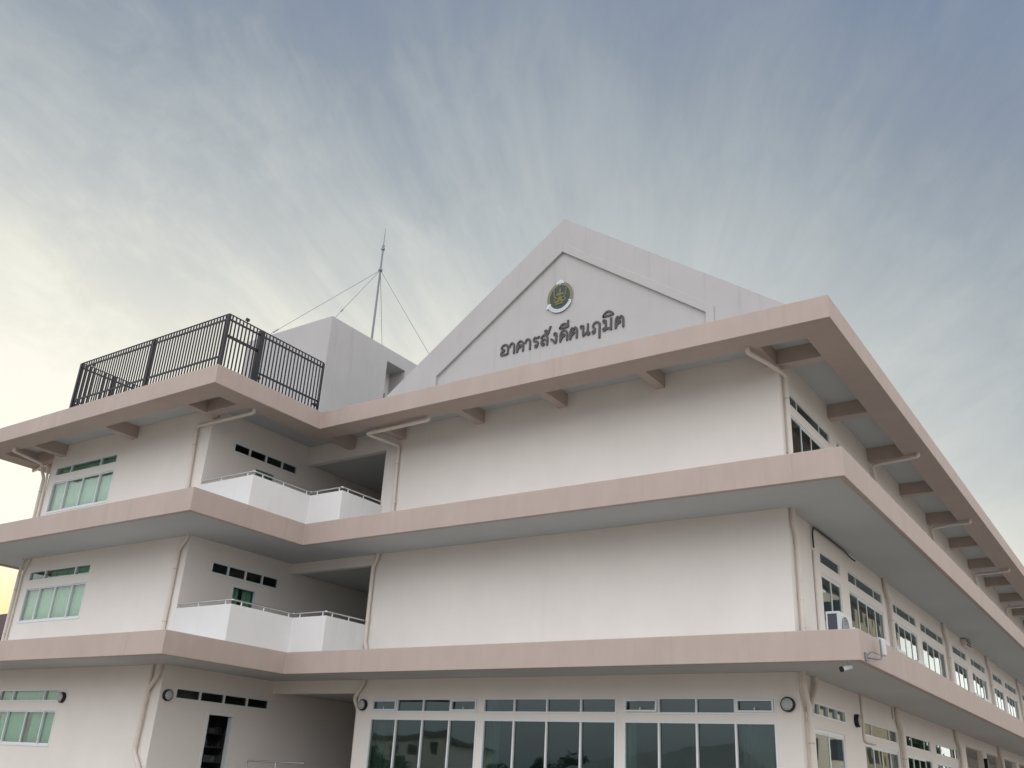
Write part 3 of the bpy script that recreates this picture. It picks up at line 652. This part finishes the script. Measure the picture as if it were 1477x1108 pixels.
glyph('^a', TX(606), TX(668), 13.56, 0.325, 'vowel_mark'); glyph('^ii', TX(750), TX(830), 13.57, 0.325, 'vowel_mark'); glyph('^i', TX(1160), TX(1244), 13.595, 0.325, 'vowel_mark')

# ------------------------------------------------------------------ round emblem
EX, EZ = -7.95, 14.59
em = empty('emblem', (EX, PY, EZ), 'round green and gold emblem with a white ribbon on the gable', 'emblem')
def disc(r0, r1, y0, y1, name, m_, a0=0, a1=360, sx=0.93, n=48, parent=None):
    mb = MB(); vs = []; full = a1-a0 >= 360
    for i in range(n+(0 if full else 1)):
        a = R(a0+(a1-a0)*i/n); c, s_ = math.cos(a)*sx, math.sin(a)*1.03
        vs += [(EX+r1*c, y0, EZ+r1*s_), (EX+r0*c, y0, EZ+r0*s_), (EX+r1*c, y1, EZ+r1*s_), (EX+r0*c, y1, EZ+r0*s_)]
    k = len(vs)//4; fs = []
    for i in range(k if full else k-1):
        p, q = 4*i, 4*((i+1) % k)
        fs += [(p, q, q+1, p+1), (p, p+2, q+2, q), (p+1, q+1, q+3, p+3)]
    mb.add(vs, fs); return mb.build(name, m_, parent or em)
disc(0.0, 0.472, PY-0.026, PY, 'backing_disc', EBLUE)
disc(0.365, 0.458, PY-0.036, PY-0.027, 'gold_ring', GOLD2)
disc(0.0, 0.364, PY-0.034, PY-0.027, 'green_field', DGREEN)
rb = disc(0.385, 0.485, PY-0.050, PY-0.037, 'ribbon', RIBB, 212, 328, n=24)
for sgn in (-1, 1):
    a = R(212 if sgn < 0 else 328); cx = EX+math.cos(a)*0.42*0.93; cz = EZ+math.sin(a)*0.42
    plate([[(cx-0.05*1, cz+0.07), (cx+0.05, cz+0.05), (cx+sgn*0.02+0.04, cz-0.06), (cx+sgn*0.10-0.02, cz-0.09)]], PY-0.046, PY-0.0375).build('ribbon_tail', RIBB, em)
for i in range(15):
    a = R(216+108*i/14); rr = 0.430; cx = EX+math.cos(a)*rr*0.93; cz = EZ+math.sin(a)*rr*1.03
    mm_ = MB().box(-0.008, 0.008, 0, 0.004, -0.022, 0.022)
    rot = Matrix.Rotation(-(a-R(270)), 4, 'Y'); mm_.v = [tuple(rot @ Vector(v)+Vector((cx, PY-0.055, cz))) for v in mm_.v]
    if i == 0: allm = mm_
    else: allm.add(mm_.v, mm_.f)
allm.build('ribbon_script', EBLUE, rb)
plate([[(EX-0.13, EZ+0.40), (EX-0.04, EZ+0.44), (EX, EZ+0.36), (EX+0.05, EZ+0.44), (EX+0.13, EZ+0.41), (EX+0.11, EZ+0.50), (EX+0.04, EZ+0.53), (EX, EZ+0.57), (EX-0.04, EZ+0.53), (EX-0.11, EZ+0.49)]], PY-0.050, PY-0.037).build('crest', RIBB, em)
plate([[(EX-0.035, EZ+0.42), (EX, EZ+0.36), (EX+0.035, EZ+0.42), (EX, EZ+0.47)]], PY-0.056, PY-0.0505).build('crest_jewel', EBLUE, em)
fg = MB()
def blob(cx, cz, rx, rz, ry=0.02, rot=0.0):
    vs = []; fs = []; nu, nv = 12, 6; cs, sn = math.cos(rot), math.sin(rot)
    for j in range(nv+1):
        ph = math.pi*j/nv
        for i in range(nu):
            th = 2*math.pi*i/nu; a_ = rx*math.sin(ph)*math.cos(th); b_ = rz*math.cos(ph)
            vs.append((EX+cx+a_*cs-b_*sn, PY-0.036+ry*math.sin(ph)*math.sin(th), EZ+cz+a_*sn+b_*cs))
    for j in range(nv):
        for i in range(nu):
            fs.append((j*nu+i, j*nu+(i+1) % nu, (j+1)*nu+(i+1) % nu, (j+1)*nu+i))
    fg.add(vs, fs, True)
for args in ((0, -.06, .085, .10), (0, .09, .065, .07), (0, .19, .045, .055), (-.08, .08, .05, .055), (.08, .08, .05, .055), (.015, -.0, .022, .08, .03), (-.10, -.15, .10, .045), (.10, -.15, .10, .045), (0, -.22, .19, .035),
             (-.15, .0, .03, .09, .02, .7), (.15, .0, .03, .09, .02, -.7), (-.19, .12, .025, .09, .02, .15), (.19, .12, .025, .09, .02, -.15), (-.20, .22, .035, .04), (.20, .22, .035, .04), (-.17, -.08, .025, .07, .02, -.5), (.17, -.08, .025, .07, .02, .5), (0, .26, .02, .05)):
    blob(*args)
fg.build('gold_figure', GOLD, em)

# ------------------------------------------------------------------ fence round the wing roof
fx0, fx1, fy0, fy1, fz0, fz1 = -22.20, -15.17, -3.75, -0.10, ZR+0.541, 13.25
fence = empty('roof_fence', (-18.6, -2.0, fz0), 'black steel picket fence round the left wing roof', 'fence')
def fpanel(p, q, name='picket_panel', zl=0.32, mid=None):
    p = Vector((*p, 0)); q = Vector((*q, 0)); L_ = (q-p).length; d = (q-p)/L_; n = int(round(L_/0.128)); mb = MB()
    nx, ny = abs(d.y), abs(d.x)
    def bar(u, w, za, zb, th):
        c = p+d*u; hx = abs(d.x)*w/2+nx*th/2; hy = abs(d.y)*w/2+ny*th/2
        mb.box(c.x-hx, c.x+hx, c.y-hy, c.y+hy, za, zb)
    for i in range(n+1): bar(L_*i/n, 0.035, fz0+0.03, fz1-0.012, 0.028)
    def rail(z, h, th): bar(L_/2, L_, z-h/2, z+h/2, th)
    rail(fz1, 0.022, 0.034); rail(fz1-0.155, 0.05, 0.032)
    if zl: rail(fz0+zl, 0.05, 0.032)
    if mid: rail(mid, 0.08, 0.036)
    return mb.build(name, DARK, fence)
fpanel((fx0, fy0), (fx1, fy0)); fpanel((fx1, fy0), (fx1, -2.62), zl=None, mid=12.60); fpanel((fx1, -2.52), (fx1, fy1))
fpanel((fx0, fy0+0.05), (fx0, TY0)); fpanel((-19.2, TY0-0.06), (fx0, TY0-0.06)) 
def post(x, y, w=0.075): MB().box(x-w/2, x+w/2, y-w/2, y+w/2, fz0, fz1-0.02).build('fence_post', DARK, fence)
for x, y, w in ((fx0, fy0, .09), (-18.5, fy0, .075), (fx1, fy0, .08), (fx1, -2.57, .15), (fx1, fy1, .06), (fx0, -2.6, .09), (fx0, -1.2, .10), (fx0, 0.3, .09)): post(x, y, w)
for (x, y) in ((fx0+0.02, fy0+0.35), (fx1, fy0+0.62)):
    mb = MB().box(x-.035, x+.035, y-.05, y+.05, fz1+0.06, fz1+0.13); mb.tube([(x, y, fz1), (x, y, fz1+0.065)], 0.014, 6)
    mb.tube([(x-0.02, y, fz1+.12), (x-0.05, y, fz1+.17)], 0.012, 6); mb.build('fence_fitting', DARK, fence)
for (x, y) in ((fx1-0.02, -2.45), (fx0+.05, fy0+.1), (fx1, fy1-0.1)):
    MB().box(x-.05, x+.05, y-.09, y+.09, fz0+.16, fz0+.22).build('fence_bracket', DARK, fence)

# ------------------------------------------------------------------ lightning mast with guy wires
mx_, my_ = -19.4, 6.0
mast = empty('lightning_mast', (mx_, my_, TZ-0.05), 'thin dark metal mast with guy wires on the stair tower roof', 'mast')
MB().tube([(mx_, my_, TZ-0.05), (mx_, my_, 21.9)], [0.050, 0.038], 10).build('pole', GALV, mast)
MB().tube([(mx_, my_, 21.9), (mx_, my_, 22.9)], [0.022, 0.010], 8).build('rod', GALV, mast)
MB().tube([(mx_, my_, 21.85), (mx_, my_, 21.93), (mx_, my_, 21.94), (mx_, my_, 22.06)], [0.075, 0.075, 0.04, 0.06], 10).build('collar', GALV, mast)
MB().tube([(mx_, my_, 20.84), (mx_, my_, 20.92)], 0.085, 10).build('guy_ring', GALV, mast)
for e in ((-21.45, 2.0, TZ-0.04), (-17.35, 2.0, TZ-0.04), (-20.75, 8.45, TZ-0.04), (-17.35, 8.45, TZ-0.04)):
    a = Vector((mx_, my_, 20.88)); b = Vector(e)
    gw = MB().tube([a, b], 0.010, 6); o = gw.build('guy_wire', WIRE, mast)
    d = (a-b).normalized(); MB().tube([b+d*0.9, b+d*1.15], 0.022, 8).build('turnbuckle', GALV, o)

# ------------------------------------------------------------------ wall lamps
def lamp(loc, axis, label):
    e = empty('wall_lamp', loc, label, 'wall lamp', 'round bulkhead lamps on the walls')
    x, y, z = loc; d = Vector((0, -1, 0)) if axis == 'y' else Vector((1, 0, 0)); c = Vector(loc)
    MB().tube([c, c+d*0.075, c+d*0.095], [0.148, 0.148, 0.130], 32).build('housing', BLACK, e)
    MB().tube([c+d*0.09, c+d*0.110, c+d*0.122], [0.122, 0.110, 0.06], 32).build('cover', DIFF, e)
    return e
lamp((-13.78, YF, 3.49), 'y', 'round black rimmed lamp left of the long front windows')
lamp((-2.02, YF, 3.508), 'y', 'round black rimmed lamp right of the long front windows by the corner pipe')
lamp((XR, 5.81, 3.52), 'x', 'black lamp seen from the side beside the glass door on the right wall')
lamp((XW, -1.77, 3.393), 'x', 'round lamp beside the four dark panes above the open doorway')
lamp((-21.86, YW, 3.325), 'y', 'lamp beside the lowest green curtained window of the left wing')
e = tag(MB().box(XR+0.001, XR+0.13, 22.15, 22.42, 3.05, 3.55).build('gallery_lamp', BLACK, None, bevel=0.02), 'black box lamp on the column of the ground floor gallery', 'wall lamp')

# ------------------------------------------------------------------ outdoor air conditioner units on the first floor ledge
def ac(y0, z1, label, y1=None, x1=-0.86, dep=0.29, h=0.62):
    y1 = y1 or y0+0.86; x0 = x1-dep; z0 = z1-h; c = ((x0+x1)/2, (y0+y1)/2, z0-0.08)
    e = empty('air_conditioner', c, label, 'air conditioner', 'outdoor air conditioner units on the ledge')
    MB().box(x0, x1, y0, y1, z0, z1).build('casing', ACW, e, bevel=0.012)
    MB().box(x0+0.04, x1-0.06, y0-0.006, y0+0.01, z0+0.04, z1-0.05).build('fins', ACD, e)
    mb = MB(); yc, zc = y0+0.36, z0+h/2
    mb.tube([(x1+0.001, yc, zc), (x1+0.012, yc, zc)], 0.235, 28); mb.build('fan_opening', ACD, e)
    g_ = MB()
    for r_ in (0.07, 0.13, 0.19, 0.24): g_.tube([(x1+0.018, yc+r_*math.cos(q*math.pi/12), zc+r_*math.sin(q*math.pi/12)) for q in range(25)], 0.005, 5, False)
    for q in range(8): g_.tube([(x1+0.018, yc, zc), (x1+0.018, yc+.24*math.cos(q*math.pi/4), zc+.24*math.sin(q*math.pi/4))], 0.004, 5)
    g_.build('fan_grille', ACW, e)
    MB().box(x1-0.04, x1+0.05, y1+0.002, y1+0.06, z0+0.15, z0+0.42).build('valve_cover', EWHITE, e, bevel=0.01)
    for yy in (y0+0.12, y1-0.12): MB().box(x0+0.02, x1-0.02, yy-0.03, yy+0.03, z0-0.12, z0).build('foot', GALV, e)
    MB().box(x0+0.005, x1-0.005, y0+0.004, y1-0.004, ZB+0.401, z0-0.12).build('plinth', CONC, e)
    return e
ac(1.93, 5.36, 'white outdoor air conditioner unit at the slab corner in front of the first upper window')
U = [(5.05, 5.30, 'air conditioner unit under the window that mirrors the orange building'), (6.68, 5.285, 'air conditioner unit left of the thick pipe, past the orange reflection'),
     (8.85, 5.285, 'air conditioner unit right after the first thick pipe of the upper right wall'), (16.75, 5.285, 'air conditioner unit beyond the second pipe of the upper right wall'), (18.3, 5.285, 'farther of the two neighbouring air conditioner units near the right picture edge')]
for y, z, lb in U: ac(y, z, lb)

# ------------------------------------------------------------------ camera, antenna, cable, fitting
cc = empty('security_camera', (-0.33, 0.30, ZB+0.05), 'small white bullet security camera under the floor band corner', 'security camera')
MB().tube([(-0.33, 0.30, ZB+0.049), (-0.33, 0.30, ZB+0.02)], 0.05, 16).build('mount', EWHITE, cc)
MB().tube([(-0.33, 0.30, ZB+0.02), (-0.34, 0.27, ZB-0.06)], 0.018, 8).build('arm', EWHITE, cc)
cdir = Vector((-0.72, -0.62, -0.32)).normalized(); p = Vector((-0.33, 0.26, ZB-0.09))
MB().tube([p-cdir*0.08, p+cdir*0.10], 0.045, 16).build('body', EWHITE, cc)
MB().tube([p+cdir*0.10, p+cdir*0.145], [0.050, 0.050], 16).build('lens_hood', BLACK, cc)
an = empty('wireless_antenna', (0.0, 0.30, 4.20), 'white upright wireless unit on a bent grey arm on the floor band corner', 'antenna')
MB().box(0.001, 0.03, 0.22, 0.36, 4.13, 4.27).build('wall_plate', GALV, an)
MB().tube(fillet([(0.02, 0.29, 4.19), (0.12, 0.60, 4.19), (0.14, 0.92, 4.24), (0.14, 0.92, 4.60)], 0.1), 0.02, 10).build('arm', GALV, an)
MB().tube(fillet([(0.03, 0.32, 4.22), (0.05, 0.55, 4.33), (0.12, 0.85, 4.30)], 0.1), 0.006, 6).build('cable', BLACK, an)
MB().box(0.15, 0.22, 0.88, 1.02, 4.29, 4.61).build('casing', ACW, an, bevel=0.025)
cbl = fillet([(-1.735, 3.42, 7.10), (-1.735, 3.40, 7.45), (-1.735, 3.50, 7.60), (-1.735, 3.85, 7.62), (-1.735, 6.0, 7.60), (-1.70, 6.3, 7.50), (-1.65, 6.55, 7.46)], 0.12)
tag(MB().tube(cbl, 0.021, 8).build('cable', ACD, None), 'black cable bent along the soffit above the first upper window', 'cable')
ft = empty('emergency_light', (-1.66, 21.3, 7.55), 'pale box light below the soffit on the upper right wall', 'light')
MB().box(-1.779, -1.60, 20.75, 21.75, 7.36, 7.62).build('casing', PIPE, ft, bevel=0.02)
MB().box(-1.599, -1.585, 20.85, 21.65, 7.52, 7.57).build('slot', BLACK, ft); MB().box(-1.599, -1.585, 20.85, 21.65, 7.41, 7.46).build('slot', BLACK, ft)

# ------------------------------------------------------------------ shelf seen through the open doorway
sh = empty('storage_shelf', (-19.2, 0.3, 0.99), 'grey shelf unit in the dark room behind the open doorway', 'shelf')
for zz in (1.45, 1.85, 2.25, 2.62): MB().box(-19.45, -19.0, -0.9, 1.9, zz, zz+0.03).build('board', WOOD, sh)
for yy in (-0.9, 0.45, 1.87): MB().box(-19.44, -19.01, yy, yy+0.03, 0.99, 2.61).build('upright', WOOD, sh)
rnd = random.Random(3)
first = None
for zz in (1.88, 2.28, 2.65):
    y = -0.7
    while y < 1.75:
        w, h = rnd.uniform(.10, .22), rnd.uniform(.10, .24)
        if zz > 2.6: h *= 0.9
        if not (0.40 < y+w and y < 0.5):
            mb = MB().tube([(-19.2, y+w/2, zz+.001), (-19.2, y+w/2, zz+h*.8), (-19.2, y+w/2, zz+h)], [w*.42, w*.42, w*.2], 12) if rnd.random() < .5 else MB().box(-19.35, -19.08, y, y+w, zz+.001, zz+h)
            tag(mb.build('storage_item', rnd.choice([ACD, WOOD, CURTG, ROOM]), None), 'small dim container among others on the shelf behind the open doorway', 'container', 'containers on the dark shelf')
        y += w+rnd.uniform(.03, .15)

# ------------------------------------------------------------------ ground and what stands round the building (mirrored in the glass)
gp = MB().add([(-400, -400, 0), (400, -400, 0), (400, 400, 0), (-400, 400, 0)], [(0, 1, 2, 3)])
structure(gp.build('ground', CONC))
def house(name, label, x0, x1, y0, y1, h, roof, wmat, rmat, wins=3, band=None, over=0.8, cat='building', floors=2):
    e = empty(name, ((x0+x1)/2, (y0+y1)/2, 0), label, cat)
    MB().box(x0, x1, y0, y1, 0, h).build('wall', wmat, e)
    if band: MB().box(x0-.05, x1+.05, y0-.05, y1+.05, band[0], band[1]).build('wall_band', ORANGE, e)
    cx, cy = (x0+x1)/2, (y0+y1)/2; X0, X1, Y0, Y1 = x0-over, x1+over, y0-over, y1+over
    if roof > 0:
        if X1-X0 > Y1-Y0: r0_, r1_ = (X0+(Y1-Y0)/2, cy), (X1-(Y1-Y0)/2, cy)
        else: r0_, r1_ = (cx, Y0+(X1-X0)/2), (cx, Y1-(X1-X0)/2)
        vs = [(X0, Y0, h), (X1, Y0, h), (X1, Y1, h), (X0, Y1, h), (*r0_, h+roof), (*r1_, h+roof)]
        fs = [(0, 1, 5, 4), (1, 2, 5), (2, 3, 4, 5), (3, 0, 4)] if X1-X0 > Y1-Y0 else [(0, 1, 4), (1, 2, 5, 4), (2, 3, 5), (3, 0, 4, 5)]
        MB().add(vs, fs+[(3, 2, 1, 0)]).build('roof', rmat, e)
    fh = h/floors
    for fl in range(floors):
        for k in range(wins):
            for face in ('y0', 'y1', 'x0'):
                t = (k+.5)/wins; z = fh*fl+fh*.35
                if face == 'x0':
                    y = y0+(y1-y0)*t; fo_ = MB().box(x0-.06, x0+.02, y-.7, y+.7, z, z+fh*.42)
                elif face == 'y1':
                    x = x0+(x1-x0)*t; fo_ = MB().box(x-.7, x+.7, y1-.02, y1+.06, z, z+fh*.42)
                else:
                    x = x0+(x1-x0)*t; fo_ = MB().box(x-.7, x+.7, y0-.06, y0+.02, z, z+fh*.42)
                fo_.build('window', ACD, e)
    return e
house('neighbour_building', 'cream and orange building mirrored in the upper windows of the right wall', 13.5, 26, 63, 76, 18.5, 0, CREAM2, TILE, 4, band=(12.3, 14.6), floors=5)
house('neighbour_building', 'long pale building mirrored in the left front windows', -128, -92, -114, -100, 7.6, 1.3, WHITE, TILE, 9, floors=2)
house('pavilion', 'dark hip roofed pavilion mirrored in the right front windows', -38, -20, -64, -50, 2.7, 3.3, WOOD, METROOF, 3, floors=1, over=1.6)
house('neighbour_house', 'dark tiled roof corner of a house beyond the left wing', -52, -34.2, 2.0, 14, 5.6, 3.0, WALL, TILE, 2, over=0.9, cat='house')
def tree(x, y, h, r, m_, label, seed):
    rnd = random.Random(seed); e = empty('tree', (x, y, 0), label, 'tree', 'trees mirrored in the windows')
    tr = MB().tube([(x, y, 0), (x+.1, y, h*.3), (x, y+.1, h*.7)], [r*.09, r*.07, r*.03], 8)
    for q in range(5):
        a = q*1.3+rnd.random(); tr.tube([(x, y, h*(.3+.06*q)), (x+r*.55*math.cos(a), y+r*.55*math.sin(a), h*(.5+.07*q))], [r*.04, r*.015], 6)
    tr.build('trunk', BARK, e); cr2 = MB()
    for q in range(900):
        th = rnd.random()*6.283; cz = rnd.uniform(-1, 1); rad = rnd.random()**.4; lump = 0.75+.25*math.sin(3*th+seed)*math.cos(4*cz+seed)
        s_ = math.sqrt(max(0, 1-cz*cz)); p = Vector((x+r*rad*s_*math.cos(th)*lump, y+r*rad*s_*math.sin(th)*lump, h*.62+h*.38*rad*cz*lump))
        a = Vector((rnd.uniform(-1, 1), rnd.uniform(-1, 1), rnd.uniform(-1, 1))).normalized(); b = a.orthogonal().normalized(); l = r*rnd.uniform(.07, .14)
        cr2.add([p-a*l, p+b*l*.5, p+a*l, p-b*l*.5], [(0, 1, 2, 3)])
    cr2.build('crown', m_, e)
TR = [(-80, -76, 5.0, 2.1), (-88, -80, 5.6, 2.4), (-70, -84, 5.2, 2.3), (-58, -78, 4.6, 1.7), (-95, -88, 6.2, 2.8), (-64, -85, 5.4, 2.1), (-50, -70, 5.6, 2.2), (-14, -66, 5.0, 2)]
TR += [(14.0, 79, 9.5, 3.6), (16.5, 91, 9.0, 3.4), (18, 104, 10.5, 4.0)]
nm = ['lowest rounded tree', 'taller green tree', 'broad green tree', 'small yellow green tree', 'tallest tree', 'tree behind the pavilion', 'tree beside the pavilion', 'tree farthest to the right', 'nearest tree beyond the right wall', 'middle tree beyond the right wall', 'farthest tree beyond the right wall']
for i, (x, y, h, r) in enumerate(TR): tree(x, y, h, r, LEAF2 if i in (3, 1) else LEAF, nm[i]+(' mirrored in the front windows' if i < 8 else ' mirrored in the ground floor windows'), i+2)
hl = MB(); vs = []; n = 60
for i in range(n+1):
    x = -380+760*i/n; z = 14+9*math.sin(i*.33)+6*math.sin(i*.81+1)+3*math.sin(i*1.9)
    vs += [(x, -260, -1), (x, -300, max(3, z*0.45)), (x, -390, -1)]
hl.add(vs, [f for i in range(n) for f in ((3*i, 3*i+3, 3*i+4, 3*i+1), (3*i+1, 3*i+4, 3*i+5, 3*i+2))], True)
structure(hl.build('hills', HILL))
